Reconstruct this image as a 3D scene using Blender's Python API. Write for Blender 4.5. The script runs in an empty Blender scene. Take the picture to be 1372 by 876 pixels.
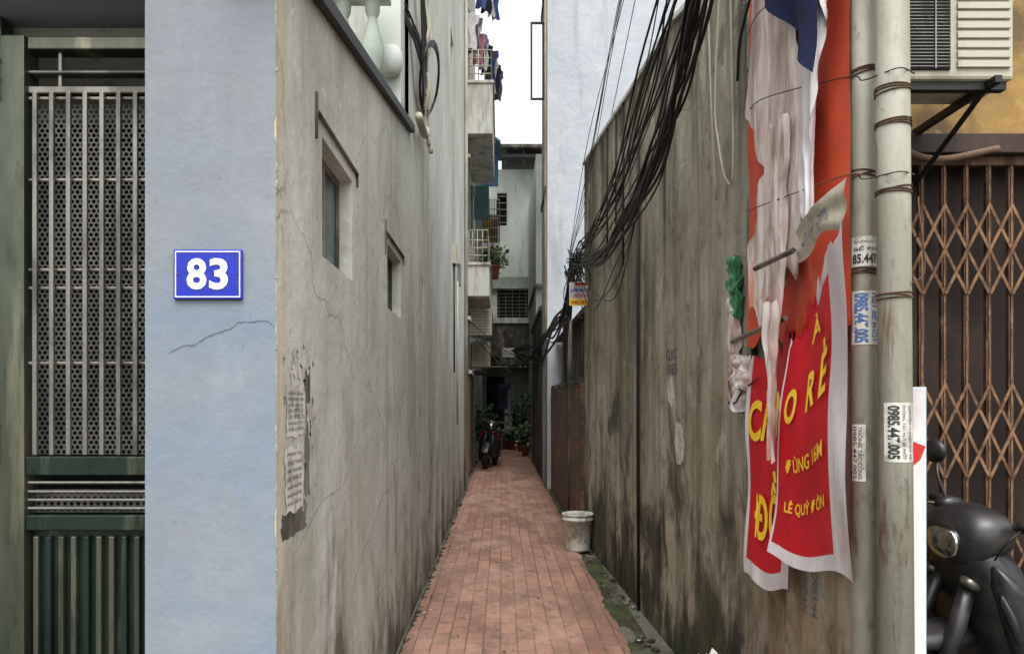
import bpy, bmesh, math, random
from mathutils import Vector, Matrix, noise
random.seed(7)
scene=bpy.context.scene
R=random.random
def U(a,b): return a+(b-a)*random.random()
def c(r,g,b):
    f=lambda v:(v/255/12.92) if v/255<=0.04045 else ((v/255+0.055)/1.055)**2.4
    return (f(r),f(g),f(b),1)
# ---------------------------------------------------------------- materials
class NT:
    def __init__(s,name):
        s.m=bpy.data.materials.new(name); s.m.use_nodes=True
        s.t=s.m.node_tree; s.b=s.t.nodes['Principled BSDF']
        s.tc=s.t.nodes.new('ShaderNodeTexCoord')
        s.co=s.tc.outputs['Object']
    def n(s,ty,**k):
        nd=s.t.nodes.new(ty)
        for a,v in k.items(): setattr(nd,a,v)
        return nd
    def l(s,a,b): s.t.links.new(a,b)
    def mapping(s,scale=(1,1,1),loc=(0,0,0),rot=(0,0,0),src=None):
        m=s.n('ShaderNodeMapping'); m.inputs['Scale'].default_value=scale
        m.inputs['Location'].default_value=loc; m.inputs['Rotation'].default_value=rot
        s.l(src or s.co,m.inputs['Vector']); return m.outputs[0]
    def noise(s,scale=(1,1,1),loc=(0,0,0),detail=6,rough=.6,dist=0,src=None):
        nd=s.n('ShaderNodeTexNoise'); nd.inputs['Scale'].default_value=1
        nd.inputs['Detail'].default_value=detail; nd.inputs['Roughness'].default_value=rough
        nd.inputs['Distortion'].default_value=dist
        s.l(s.mapping(scale,loc,src=src),nd.inputs['Vector']); return nd.outputs['Fac']
    def rng(s,v,a,b,lo=0.,hi=1.):
        m=s.n('ShaderNodeMapRange'); m.inputs[1].default_value=a;m.inputs[2].default_value=b
        m.inputs[3].default_value=lo;m.inputs[4].default_value=hi
        s.l(v,m.inputs[0]); return m.outputs[0]
    def math(s,op,a,b):
        m=s.n('ShaderNodeMath',operation=op)
        for i,x in enumerate((a,b)):
            if isinstance(x,(int,float)): m.inputs[i].default_value=x
            else: s.l(x,m.inputs[i])
        return m.outputs[0]
    def mix(s,f,a,b):
        m=s.n('ShaderNodeMix',data_type='RGBA')
        if isinstance(f,(int,float)): m.inputs[0].default_value=f
        else: s.l(f,m.inputs[0])
        for i,x in ((6,a),(7,b)):
            if isinstance(x,tuple): m.inputs[i].default_value=x
            else: s.l(x,m.inputs[i])
        return m.outputs[2]
    def bump(s,h,st,dist=.02,prev=None):
        b=s.n('ShaderNodeBump'); b.inputs['Strength'].default_value=st; b.inputs['Distance'].default_value=dist
        s.l(h,b.inputs['Height'])
        if prev: s.l(prev,b.inputs['Normal'])
        return b.outputs[0]
def axis(nt,i):
    sp=nt.n('ShaderNodeSeparateXYZ'); nt.l(nt.co,sp.inputs[0]); return sp.outputs[i]
def grime(name,base,layers=(),rough=.85,metal=0.,bumps=(((60,60,60),.25,.004),),crack=None,spec=.3):
    """layers: (color,scale,lo,hi,amt,zmask or None[,ymask])  mask=(full,zero)"""
    nt=NT(name); col=base
    for k,L in enumerate(layers):
        cc,sc,lo,hi,amt,zm=L[:6]
        nz=nt.noise(sc,(k*7.3,k*3.1,k*5.7),detail=8,rough=.65,dist=.3)
        if zm:
            z=nt.rng(axis(nt,2),zm[0],zm[1],0,.28)
            nz=nt.math('SUBTRACT',nz,z)
        f=nt.rng(nz,lo,hi,0,amt)
        if len(L)>6:
            y=nt.rng(axis(nt,1),L[6][0],L[6][1],1,0); f=nt.math('MULTIPLY',f,y)
        col=nt.mix(f,col,cc)
    nrm=None
    if crack:
        dn=nt.n('ShaderNodeTexNoise'); dn.inputs['Scale'].default_value=3; dn.inputs['Detail'].default_value=6
        nt.l(nt.co,dn.inputs['Vector'])
        vm=nt.n('ShaderNodeVectorMath',operation='MULTIPLY_ADD'); nt.l(dn.outputs['Color'],vm.inputs[0])
        vm.inputs[1].default_value=(.5,.5,.5); nt.l(nt.co,vm.inputs[2])
        vo=nt.n('ShaderNodeTexVoronoi',feature='DISTANCE_TO_EDGE'); vo.inputs['Scale'].default_value=crack[1]
        nt.l(vm.outputs[0],vo.inputs['Vector'])
        f=nt.rng(vo.outputs['Distance'],0,.005,1,0)
        f=nt.math('MULTIPLY',f,nt.rng(nt.noise((1,1,1),(9,9,9),detail=2),.5,.6,0,crack[2]))
        col=nt.mix(f,col,crack[0])
    for sc,st,d in bumps:
        nrm=nt.bump(nt.noise(sc,detail=5),st,d,nrm)
    if isinstance(col,tuple): nt.b.inputs['Base Color'].default_value=col
    else: nt.l(col,nt.b.inputs['Base Color'])
    if nrm: nt.l(nrm,nt.b.inputs['Normal'])
    nt.b.inputs['Roughness'].default_value=rough; nt.b.inputs['Metallic'].default_value=metal
    nt.b.inputs['Specular IOR Level'].default_value=spec
    return nt.m
def simple(name,base,rough=.6,metal=0.,var=.25,sc=14):
    d=tuple(v*(1-var) for v in base[:3])+(1,)
    return grime(name,base,[(d,(sc,sc,sc),.4,.65,1,None)],rough,metal,bumps=(((sc*4,)*3,.1,.003),),spec=.4)

M={}
M['left']=grime('grey_render_wall',c(178,179,170),[
    (c(196,197,190),(.9,.9,.7),.46,.58,.8,None),
    (c(152,151,140),(1.3,1.3,.6),.49,.63,.75,None),
    (c(138,134,120),(5,5,.4),.53,.68,.55,None),
    (c(158,148,124),(9,9,1.2),.55,.72,.4,None),
    (c(120,119,110),(16,16,16),.61,.68,.55,None),
    (c(210,211,206),(11,11,11),.62,.68,.6,None),
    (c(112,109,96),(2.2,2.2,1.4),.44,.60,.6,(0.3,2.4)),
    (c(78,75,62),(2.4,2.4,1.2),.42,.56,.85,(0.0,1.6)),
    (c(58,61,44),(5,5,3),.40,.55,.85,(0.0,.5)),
    (c(180,166,136),(20,14,1.5),.38,.55,.8,None,(2.12,2.26))],
    bumps=(((3,3,3),.4,.03),((12,12,12),.25,.01),((70,70,70),.3,.003)),crack=(c(92,90,84),.55,.6))
M['blue']=grime('blue_grey_painted_render',c(124,130,136),[
    (c(132,138,144),(1.2,1.2,1.6),.44,.60,.8,None),
    (c(115,121,127),(2.2,2.2,.8),.48,.66,.7,None),
    (c(110,126,143),(1.3,1.3,2),.36,.58,.75,(1.3,2.4)),
    (c(146,154,160),(7,7,3),.60,.74,.3,None),
    (c(138,136,126),(16,16,3),.60,.74,.35,None),
    (c(92,97,100),(40,40,30),.65,.71,.4,None)],
    bumps=(((4,4,4),.4,.02),((14,14,9),.35,.008),((60,60,60),.35,.003)))
M['right']=grime('mould_stained_concrete',c(156,150,131),[
    (c(178,172,155),(.7,.7,.6),.46,.58,.8,None),
    (c(126,115,92),(1.1,1.1,.55),.47,.60,.85,None),
    (c(92,86,70),(1.9,1.9,.42),.49,.63,.7,None),
    (c(44,41,34),(2.8,2.8,.26),.41,.54,.9,(4.1,1.4)),
    (c(64,58,48),(5,5,.2),.50,.62,.55,None),
    (c(196,190,174),(4,4,2.4),.58,.67,.55,None),
    (c(82,78,66),(6,6,5),.55,.65,.55,None),
    (c(206,202,190),(26,26,20),.65,.69,.6,None),
    (c(56,53,42),(1.8,1.8,1.2),.41,.53,.9,(0.1,3.0)),
    (c(34,33,26),(4,4,2.0),.41,.52,.85,(0.0,1.7)),
    (c(66,78,38),(4,4,4),.46,.56,.7,(0.0,1.2)),
    (c(132,100,60),(16,9,.8),.44,.60,.55,None,(2.9,3.3))],
    bumps=(((2.5,2.5,2),.5,.04),((14,14,14),.4,.012),((45,45,45),.45,.005)),crack=(c(54,50,44),.7,.6))
M['tall']=grime('pale_blue_render',c(174,180,188),[
    (c(160,167,176),(1.0,1.0,.7),.46,.62,.6,None),(c(190,194,198),(3,3,3),.5,.64,.5,None),
    (c(120,123,124),(3,3,.3),.56,.72,.55,None)],bumps=(((8,8,8),.4,.03),((30,30,30),.35,.015)))
M['dirty']=grime('black_stained_concrete',c(122,116,106),[
    (c(60,56,50),(1.5,1.5,.6),.42,.56,.9,None),(c(40,41,34),(3,3,.9),.46,.6,.9,None),
    (c(150,146,134),(4,4,4),.6,.68,.6,None)],bumps=(((10,10,10),.5,.02),))
M['yellow']=grime('ochre_render',c(152,122,70),[(c(112,88,56),(1.6,1.6,1.2),.44,.6,.85,None),
    (c(74,62,46),(3,3,1.5),.5,.64,.75,None),(c(184,158,108),(5,5,5),.58,.68,.5,None)],bumps=(((9,9,9),.4,.01),((50,50,50),.3,.004)))
M['green_wall']=grime('pale_green_render',c(150,160,150),[(c(116,126,116),(1,1,.7),.44,.6,.8,None),(c(90,96,88),(3,3,1),.55,.68,.6,None)])
M['end']=grime('grey_green_render',c(184,190,183),[(c(156,161,154),(.8,.8,.5),.46,.6,.8,None),(c(112,114,104),(3,3,.6),.54,.69,.65,None)])
M['white']=grime('dirty_white_paint',c(198,198,190),[(c(150,148,138),(2.5,2.5,.8),.46,.6,.8,None),(c(98,94,82),(6,6,.8),.54,.67,.75,None)])
M['asphalt']=grime('street_concrete',c(104,100,92),[(c(70,68,60),(2,2,2),.45,.6,.8,None)])
M['gutter']=grime('mossy_gutter',c(92,88,76),[(c(48,47,36),(3,3,3),.40,.52,.9,None),(c(66,78,42),(6,4,4),.48,.57,.8,None),
    (c(140,134,120),(9,9,9),.6,.66,.7,None)],bumps=(((14,14,14),.8,.03),))
M['black']=simple('black_rubber',c(24,24,25),.55,0,.3)
M['cable']=simple('black_cable',c(24,24,25),.5,0,.3)
M['darkpl']=grime('dusty_black_plastic',c(26,26,30),[(c(66,63,60),(5,5,5),.5,.68,.6,None)],.38,0,bumps=(((90,90,90),.08,.002),),spec=.5)
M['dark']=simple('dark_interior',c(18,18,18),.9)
M['chrome']=simple('chrome',c(150,150,150),.22,1.)
M['mirror']=simple('mirror_glass',c(170,175,175),.05,1.,.0)
M['steelg']=grime('stainless_painted_reflections',c(100,102,88),[(c(48,66,54),(3,3,.5),.44,.58,.8,None),(c(158,154,132),(4,4,.5),.56,.68,.8,None),  # green noise layer paints street reflections into the greenish steel's colour
    (c(60,56,46),(20,20,6),.56,.7,.6,None)],.3,.75,bumps=(((2,2,1),.2,.01),))
M['steel']=grime('brushed_stainless',c(130,128,120),[(c(76,74,67),(8,8,3),.45,.62,.8,None)],.38,.75)
M['perf']=grime('perforated_steel',c(108,106,101),[(c(64,63,59),(6,6,3),.45,.6,.8,None)],.45,.55)
M['greendoor']=grime('dark_green_metal',c(44,58,50),[(c(22,34,29),(3,3,1.2),.44,.58,.8,None),(c(104,110,92),(6,6,.5),.55,.67,.75,None)],.3,.6)
M['signblue']=simple('enamel_blue',c(20,40,164),.25,0,.15)
M['enamelw']=simple('enamel_white',c(226,228,230),.3,0,.05)
M['pole']=grime('galvanised_pipe',c(142,141,126),[(c(166,165,151),(5,5,1.5),.47,.6,.8,None),(c(128,110,80),(9,9,.6),.51,.65,.8,None),
    (c(98,66,42),(14,14,2.0),.57,.66,.85,None),(c(78,80,74),(16,16,8),.57,.68,.6,None)],.6,.05)
M['rust']=grime('rusty_steel',c(98,72,56),[(c(54,40,33),(12,12,5),.42,.56,.9,None),(c(136,110,88),(20,20,8),.55,.66,.7,None)],.85,.1)
M['rustl']=grime('rusty_lattice',c(132,100,72),[(c(84,58,42),(12,12,12),.42,.56,.9,None)],.8,.1)
M['brownpanel']=grime('faded_brown_panel',c(66,50,43),[(c(38,29,26),(2,2,.8),.42,.56,.9,None)],.7)
M['orange']=grime('orange_vinyl',c(204,80,48),[(c(176,66,42),(4,4,4),.42,.6,.8,None),(c(206,130,104),(7,7,1.5),.58,.68,.6,None)],.5)
M['red']=grime('red_vinyl',c(188,22,32),[(c(160,18,28),(4,4,4),.42,.6,.7,None),(c(188,70,70),(8,8,2),.62,.72,.5,None)],.45)
M['vinylw']=grime('white_vinyl',c(204,200,202),[(c(168,158,160),(3,3,1.5),.46,.6,.75,None),(c(146,124,104),(9,9,1.2),.56,.68,.65,None)],.5)
M['torn']=grime('torn_translucent_vinyl',c(190,174,168),[(c(150,126,118),(7,7,.7),.44,.56,.85,None),(c(212,204,198),(10,10,.8),.49,.58,.85,None),(c(196,104,76),(6,6,1.1),.56,.64,.7,None),(c(120,100,86),(12,12,2),.6,.7,.6,None)],.5)
M['yel']=simple('yellow_print',c(236,196,44),.45,0,.12)
M['navy']=simple('navy_cloth',c(9,20,58),.95,0,.3)
M['jacket']=simple('dark_navy_cloth',c(24,26,46),.9,0,.3)
M['paper']=grime('weathered_paper',c(200,198,190),[(c(150,146,136),(18,18,12),.48,.58,.8,None)],.9)
M['print']=simple('black_print',c(52,52,54),.8)
M['bprint']=simple('blue_print',c(70,110,170),.8)
M['fprint']=simple('faded_blue_print',c(84,94,112),.9)
M['rprint']=simple('red_print',c(190,40,40),.8)
M['acw']=grime('aged_white_plastic',c(174,170,154),[(c(138,131,110),(4,4,1.5),.46,.62,.75,None)],.5)
M['bucket']=grime('bucket_plastic',c(206,206,198),[(c(140,132,116),(8,8,5),.46,.6,.7,None),(c(90,82,68),(14,14,10),.56,.66,.8,None)],.45)
M['leaf']=simple('leaf',c(62,98,44),.6,0,.55,8)
M['leafd']=simple('leaf_dark',c(36,62,32),.6,0,.5,8)
M['terra']=simple('terracotta',c(140,84,60),.85)
M['bluecl']=simple('light_blue_sheet',c(90,140,176),.7)
M['teal']=grime('dusty_teal_glass',c(62,84,84),[(c(96,116,112),(4,4,4),.45,.6,.7,None)],.25)
M['tealp']=simple('teal_paint',c(70,108,110),.6)
M['wood']=simple('wood',c(104,82,62),.8)
M['cream']=grime('cream_edge',c(168,160,144),[(c(120,110,94),(6,6,.8),.45,.6,.8,None)])
M['chip']=simple('chipped_plaster',c(160,158,150),.9)
M['greenbag']=simple('green_plastic_bag',c(60,124,86),.4)
M['shirt1']=simple('pink_cloth',c(180,120,130),.9)
M['shirt2']=simple('blue_cloth',c(70,90,150),.9)
M['shirt3']=simple('white_cloth',c(204,204,204),.9)
M['shirt4']=simple('grey_cloth',c(90,92,100),.9)
M['tail']=simple('red_lens',c(160,24,28),.25)
def brickmat(name,order,bw,rh,c1,c2,mort,msize,layers,bst=.6,rough=.85):
    nt=NT(name); sp=nt.n('ShaderNodeSeparateXYZ'); nt.l(nt.co,sp.inputs[0])
    cb=nt.n('ShaderNodeCombineXYZ'); nt.l(sp.outputs[order[0]],cb.inputs[0]); nt.l(sp.outputs[order[1]],cb.inputs[1])
    wob=nt.n('ShaderNodeTexNoise'); wob.inputs['Scale'].default_value=6; nt.l(nt.co,wob.inputs['Vector'])
    vm=nt.n('ShaderNodeVectorMath',operation='MULTIPLY_ADD'); nt.l(wob.outputs['Color'],vm.inputs[0]); vm.inputs[1].default_value=(.014,.014,0); nt.l(cb.outputs[0],vm.inputs[2])
    br=nt.n('ShaderNodeTexBrick'); br.inputs['Scale'].default_value=1; br.inputs['Brick Width'].default_value=bw; br.inputs['Row Height'].default_value=rh
    br.inputs['Mortar Size'].default_value=msize; br.inputs['Mortar Smooth'].default_value=.3
    br.inputs['Color1'].default_value=c1; br.inputs['Color2'].default_value=c2; br.inputs['Mortar'].default_value=mort; br.inputs['Bias'].default_value=-.1
    nt.l(vm.outputs[0],br.inputs['Vector']); col=br.outputs['Color']
    for k,(cc,sc,lo,hi,amt) in enumerate(layers):
        col=nt.mix(nt.rng(nt.noise(sc,(k*5,k*3,0),detail=8,rough=.7),lo,hi,0,amt),col,cc)
    nt.l(col,nt.b.inputs['Base Color']); nt.b.inputs['Roughness'].default_value=rough
    h=nt.math('SUBTRACT',nt.math('MULTIPLY',nt.noise((30,30,30)),.5),br.outputs['Fac'])
    nt.l(nt.bump(h,bst,.008),nt.b.inputs['Normal']); return nt.m
M['tiles']=brickmat('red_paving_tiles',(1,0),.22,.105,c(164,122,104),c(134,97,82),c(100,84,72),.0055,[
    (c(178,144,126),(1.2,.6,1),.46,.60,.65),(c(118,90,76),(2.5,1.2,1),.47,.61,.7),(c(92,78,66),(5,2,1),.52,.66,.55),(c(188,166,150),(20,20,1),.6,.66,.5),(c(78,70,58),(10,8,1),.57,.66,.7),(c(150,140,126),(16,16,1),.62,.68,.5)],.6,.6)
M['brick']=brickmat('old_red_brick',(1,2),.21,.07,c(132,88,68),c(98,68,54),c(88,80,70),.01,[
    (c(60,50,42),(2,2,2),.42,.56,.85),(c(70,76,50),(4,4,3),.55,.64,.6)],.9)
# ---------------------------------------------------------------- mesh builder
_tc={}
def text_data(s,bold=0.0):
    key=(s,bold)
    if key in _tc: return _tc[key]
    cu=bpy.data.curves.new('t','FONT'); cu.body=s; cu.size=1; cu.offset=bold; cu.resolution_u=3
    ob=bpy.data.objects.new('t',cu); scene.collection.objects.link(ob)
    bpy.context.view_layer.update()
    me=bpy.data.meshes.new_from_object(ob.evaluated_get(bpy.context.evaluated_depsgraph_get()))
    bm=bmesh.new(); bm.from_mesh(me)
    vs=[v.co.copy() for v in bm.verts]; fs=[[v.index for v in f.verts] for f in bm.faces]
    bm.free(); bpy.data.meshes.remove(me); bpy.data.objects.remove(ob); bpy.data.curves.remove(cu)
    if vs:
        x0=min(v.x for v in vs);x1=max(v.x for v in vs);y0=min(v.y for v in vs);y1=max(v.y for v in vs)
        vs=[((v.x-x0)/(x1-x0),(v.y-y0)/(y1-y0)) for v in vs]
    _tc[key]=(vs,fs); return _tc[key]
class MB:
    def __init__(s): s.v=[];s.f=[];s.mi=[];s.sm=[];s.mats=[]
    def mat(s,m):
        if m not in s.mats: s.mats.append(m)
        return s.mats.index(m)
    def add(s,vs,fs,m,smooth=False,T=None):
        o=len(s.v)
        for p in vs:
            p=Vector(p)
            if T: p=T@p
            s.v.append(p)
        k=s.mat(m)
        for f in fs: s.f.append([i+o for i in f]); s.mi.append(k); s.sm.append(smooth)
    def box(s,x0,x1,y0,y1,z0,z1,m,T=None):
        vs=[(x,y,z) for x in (x0,x1) for y in (y0,y1) for z in (z0,z1)]
        s.add(vs,[(0,1,3,2),(4,6,7,5),(0,4,5,1),(2,3,7,6),(0,2,6,4),(1,5,7,3)],m,False,T)
    def tube(s,pts,r,m,n=8,closed=False,T=None,caps=True):
        pts=[Vector(p) for p in pts]; N=len(pts); rs=r if isinstance(r,(list,tuple)) else [r]*N
        vs=[];fs=[]; up=None
        for i,p in enumerate(pts):
            if closed: d=pts[(i+1)%N]-pts[i-1]
            else: d=pts[min(i+1,N-1)]-pts[max(i-1,0)]
            d.normalize()
            if up is None:
                up=Vector((0,0,1)) if abs(d.z)<.9 else Vector((1,0,0))
            a=up-d*up.dot(d)
            if a.length<1e-4: a=d.orthogonal()
            a.normalize(); up=a; b=d.cross(a)
            for k in range(n):
                t=2*math.pi*k/n; vs.append(p+(a*math.cos(t)+b*math.sin(t))*rs[i])
        for i in range(N if closed else N-1):
            j=(i+1)%N
            for k in range(n): fs.append((i*n+k,i*n+(k+1)%n,j*n+(k+1)%n,j*n+k))
        if not closed and caps: fs.append(tuple(range(n))); fs.append(tuple((N-1)*n+k for k in range(n)))
        s.add(vs,fs,m,n>4,T)
    def ring(s,cn,r,t,m,ax='Y',T=None,n=24,k=8):
        pts=[]
        for i in range(n):
            a=2*math.pi*i/n; u,v=math.cos(a)*r,math.sin(a)*r
            pts.append(Vector(cn)+(Vector((u,0,v)) if ax=='Y' else Vector((u,v,0)) if ax=='Z' else Vector((0,u,v))))
        s.tube(pts,t,m,k,True,T)
    def lathe(s,cn,prof,m,n=24,T=None):
        vs=[];fs=[]
        for r,z in prof:
            for k in range(n):
                a=2*math.pi*k/n; vs.append((cn[0]+r*math.cos(a),cn[1]+r*math.sin(a),cn[2]+z))
        for i in range(len(prof)-1):
            for k in range(n): fs.append((i*n+k,i*n+(k+1)%n,(i+1)*n+(k+1)%n,(i+1)*n+k))
        s.add(vs,fs,m,True,T)
    def loft(s,secs,m,n=14,T=None):
        vs=[];fs=[]
        for x,y,z,ry,rz in secs:
            for k in range(n):
                a=2*math.pi*k/n; cx,sx=math.cos(a),math.sin(a)
                vs.append((x,y+ry*math.copysign(abs(cx)**.8,cx),z+rz*math.copysign(abs(sx)**.8,sx)))
        for i in range(len(secs)-1):
            for k in range(n): fs.append((i*n+k,i*n+(k+1)%n,(i+1)*n+(k+1)%n,(i+1)*n+k))
        fs.append(tuple(range(n))); fs.append(tuple((len(secs)-1)*n+k for k in range(n)))
        s.add(vs,fs,m,True,T)
    def grid(s,fn,nu,nv,m,matfn=None,skip=None,smooth=True):
        o=len(s.v)
        for j in range(nv+1):
            for i in range(nu+1): s.v.append(Vector(fn(i/nu,j/nv)))
        for j in range(nv):
            for i in range(nu):
                u,v=(i+.5)/nu,(j+.5)/nv
                if skip and skip(u,v): continue
                mm=matfn(u,v) if matfn else m
                a=o+j*(nu+1)+i; s.f.append([a,a+1,a+nu+2,a+nu+1]); s.mi.append(s.mat(mm)); s.sm.append(smooth)
    def text(s,st,fn,m,bold=0.):
        vs,fs=text_data(st,bold)
        s.add([fn(u,v) for u,v in vs],fs,m)
    def blob(s,cn,r,m,amp=.35,fr=2.2,sq=(1,1,1),sub=3,seed=0):
        bm=bmesh.new(); bmesh.ops.create_icosphere(bm,subdivisions=sub,radius=1)
        vs=[]
        for v in bm.verts:
            p=v.co.copy(); d=1+amp*noise.turbulence(p*fr+Vector((seed,seed,0)),3,True)
            vs.append(Vector(cn)+Vector((p.x*sq[0],p.y*sq[1],p.z*sq[2]))*r*d)
        fs=[[v.index for v in f.verts] for f in bm.faces]; bm.free(); s.add(vs,fs,m,False)
    def leaves(s,cn,rad,n,m,size=.05):
        for i in range(n):
            while True:
                p=Vector((U(-1,1),U(-1,1),U(-1,1)))
                if p.length<1: break
            p=Vector(cn)+Vector((p.x*rad[0],p.y*rad[1],p.z*rad[2]))
            d=Vector((U(-1,1),U(-1,1),U(-.8,.8))).normalized(); e=d.orthogonal().normalized()
            L=size*U(.6,1.4); w=L*.38
            s.add([p,p+d*L*.5+e*w,p+d*L,p+d*L*.5-e*w],[(0,1,2,3)],m)
    def build(s,name,parent=None,bevel=0,norm=True):
        me=bpy.data.meshes.new(name); me.from_pydata([tuple(v) for v in s.v],[],s.f)
        for m in s.mats: me.materials.append(M[m])
        me.polygons.foreach_set('material_index',s.mi); me.polygons.foreach_set('use_smooth',s.sm)
        if norm:
            bm=bmesh.new(); bm.from_mesh(me); bmesh.ops.recalc_face_normals(bm,faces=bm.faces); bm.to_mesh(me); bm.free()
        me.update(); ob=bpy.data.objects.new(name,me); scene.collection.objects.link(ob)
        if parent: ob.parent=parent
        if bevel:
            b=ob.modifiers.new('bevel','BEVEL'); b.width=bevel; b.segments=2; b.limit_method='ANGLE'
        return ob
def group(name):
    e=bpy.data.objects.new(name,None); e.empty_display_size=.2; scene.collection.objects.link(e); return e
def wall(mb,P,u0,u1,v0,v1,holes,t,m,mr=None):
    us=sorted({u0,u1,*[h[0] for h in holes],*[h[1] for h in holes]}); vs=sorted({v0,v1,*[h[2] for h in holes],*[h[3] for h in holes]})
    for a,b in zip(us,us[1:]):
        for d,e in zip(vs,vs[1:]):
            if any(h[0]<=a and b<=h[1] and h[2]<=d and e<=h[3] for h in holes): continue
            for k in (0,t): mb.add([P(a,d,k),P(b,d,k),P(b,e,k),P(a,e,k)],[(0,1,2,3)],m)
    for (a,b,d,e) in list(holes)+[(u0,u1,v0,v1)]:
        q=[(a,d),(b,d),(b,e),(a,e)]
        for i in range(4):
            p,r=q[i],q[(i+1)%4]
            mb.add([P(*p,0),P(*r,0),P(*r,t),P(*p,t)],[(0,1,2,3)],mr or m)
def cr(pts,n=8):
    pts=[Vector(p) for p in pts]; P=[pts[0]*2-pts[1]]+pts+[pts[-1]*2-pts[-2]]; out=[]
    for i in range(1,len(P)-2):
        for k in range(n):
            t=k/n; a,b,d,e=P[i-1],P[i],P[i+1],P[i+2]
            out.append(.5*((2*b)+(-a+d)*t+(2*a-5*b+4*d-e)*t*t+(-a+3*b-3*d+e)*t**3))
    out.append(pts[-1]); return out
# ---------------------------------------------------------------- ground
g=MB(); g.add([(-400,-400,0),(400,-400,0),(400,400,0),(-400,400,0)],[(0,1,2,3)],'asphalt'); g.build('ground')
g=MB()
g.grid(lambda u,v:(-.62+u*1.55,2.0+v*23,.004+.012*noise.noise(Vector((u*6,v*60,0)))*(1 if 0<u<1 else 0)),14,160,'gutter'); g.build('gutter')
g=MB()
def pth(u,v):
    y=2.2+v*22.3
    x0=-.612+.016*noise.noise(Vector((0,y*3,0)))+.02*noise.noise(Vector((0,y*14,2)))
    x1=.79+.03*noise.noise(Vector((9,y*2.5,0)))+.035*noise.noise(Vector((9,y*14,0)))
    x=x0+(x1-x0)*u
    return (x,y,.03+.008*noise.noise(Vector((x*2,y*1.2,5)))-(.03 if u in(0,1) else 0))
g.grid(pth,24,300,'tiles'); g.build('brick_path')
g=MB()
for i in range(210):
    y=4+R()**1.6*14; x=random.choice([U(-.6,.8),U(.72,1.0),U(.72,1.0),U(-.62,-.5)]); a=U(0,6.28); L=U(.012,.035)
    d=Vector((math.cos(a),math.sin(a),U(-.1,.3)))*L; e=Vector((-d.y,d.x,U(-.004,.004)))*.35; p=Vector((x,y,.042))
    g.add([p,p+d*.5+e,p+d,p+d*.5-e],[(0,1,2,3)],random.choice(['wood','leafd','terra','paper']) if i%3 else 'gutter')
g.build('fallen_leaves')
g=MB()
for i in range(130):
    g.blob((U(.82,.98) if i%3 else U(-.61,-.57),U(4.3,12),.015),U(.008,.026),random.choice(['gutter','dirty','gutter']),.5,2,(1,1,.6),1,i)
g.build('rubble')
# ---------------------------------------------------------------- left corner house
LX=-.634
H=group('corner_house')
w=MB(); PL=lambda u,v,k:(LX-k,u,v)
holes=[(2.61,3.14,2.02,2.44),(4.10,4.65,2.03,2.39)]
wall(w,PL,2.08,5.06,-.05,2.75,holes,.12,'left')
for k in (0,.12):
    w.add([PL(2.08,2.75,k),PL(5.06,2.75,k),PL(5.06,3.40,k),PL(2.08,2.80,k)],[(0,1,2,3)],'left')
w.add([PL(2.08,2.80,0),PL(5.06,3.40,0),PL(5.06,3.40,.12),PL(2.08,2.80,.12)],[(0,1,2,3)],'left')
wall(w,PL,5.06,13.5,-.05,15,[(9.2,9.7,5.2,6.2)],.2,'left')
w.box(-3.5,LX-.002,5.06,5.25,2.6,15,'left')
w.box(-3.5,LX-.12,2.3,5.05,2.60,2.7,'left')
w.build('alley_wall',H)
w=MB()
def pier(u,v):
    x=-1.002+u*(1.002+LX-.0005); z=-.05+v*4.25
    if u==1: x-=max(0,.008*noise.noise(Vector((0,z*9,3)))+.005*noise.noise(Vector((0,z*40,3))))
    y=2.077+.0015*noise.noise(Vector((x*5,z*3,0)))
    return (x,y,z)
w.grid(pier,12,300,'blue'); w.box(-1.002,LX-.121,2.09,2.30,-.05,4.2,'blue'); w.build('front_pier',H)
w=MB(); w.box(-2.6,-1.003,2.10,2.30,2.665,4.2,'blue'); w.build('lintel',H,.005)
w=MB()
def crackline(cp,m,seed,wd=1.):
    pts=cr(cp,8)
    pts=[p+Vector((0,0,.004*noise.noise(Vector((p.x*110,p.y*40,seed)))+.002*noise.noise(Vector((p.x*300,p.y*120,seed))))) for p in pts]
    for i,(p,q) in enumerate(zip(pts,pts[1:])):
        t=wd*(.0006+.0016*abs(noise.noise(Vector((p.x*60,p.y*30,3)))))
        w.add([p-Vector((0,0,t)),q-Vector((0,0,t)),q+Vector((0,0,t)),p+Vector((0,0,t))],[(0,1,2,3)],m)
crackline([(a,2.0752,b) for a,b in [(-.935,1.64),(-.89,1.662),(-.865,1.662),(-.83,1.685),(-.79,1.70),(-.76,1.71),(-.735,1.727),(-.70,1.728),(-.672,1.732),(-.65,1.725),(-.637,1.71)]],'fprint',1,1.2)
crackline([(LX+.0015,a,b) for a,b in [(3.15,.72),(3.4,.83),(3.6,.86),(3.9,1.0),(4.2,1.02),(4.5,1.13)]],'dirty',2,1.4)
crackline([(LX+.0015,a,b) for a,b in [(2.3,1.05),(2.6,1.15),(2.9,1.17),(3.1,1.22)]],'dirty',5)
crackline([(LX+.0015,a,b) for a,b in [(3.4,.36),(3.8,.5),(4.1,.52),(4.6,.72)]],'dirty',8,1.6)
crackline([(LX+.0015,a,b) for a,b in [(3.16,2.5),(3.5,2.78),(3.7,2.8),(4.0,3.0)]],'dirty',9)
w.build('crack',H,norm=False)
w=MB()
for i in range(26):
    z=U(.3,3); w.blob((LX-.002,2.082,z),U(.002,.005),'chip',.6,3,(1,1,U(1,4)),1,z*9)
w.build('chipped_corner',H)
w=MB()
a=[PL(2.0,2.80,.13),PL(2.0,2.80,-.035),PL(5.12,3.415,-.035),PL(5.12,3.415,.13)]
b=[(p[0],p[1],p[2]-.045) for p in a]; a=[(p[0],p[1],p[2]+.006) for p in a]
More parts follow.
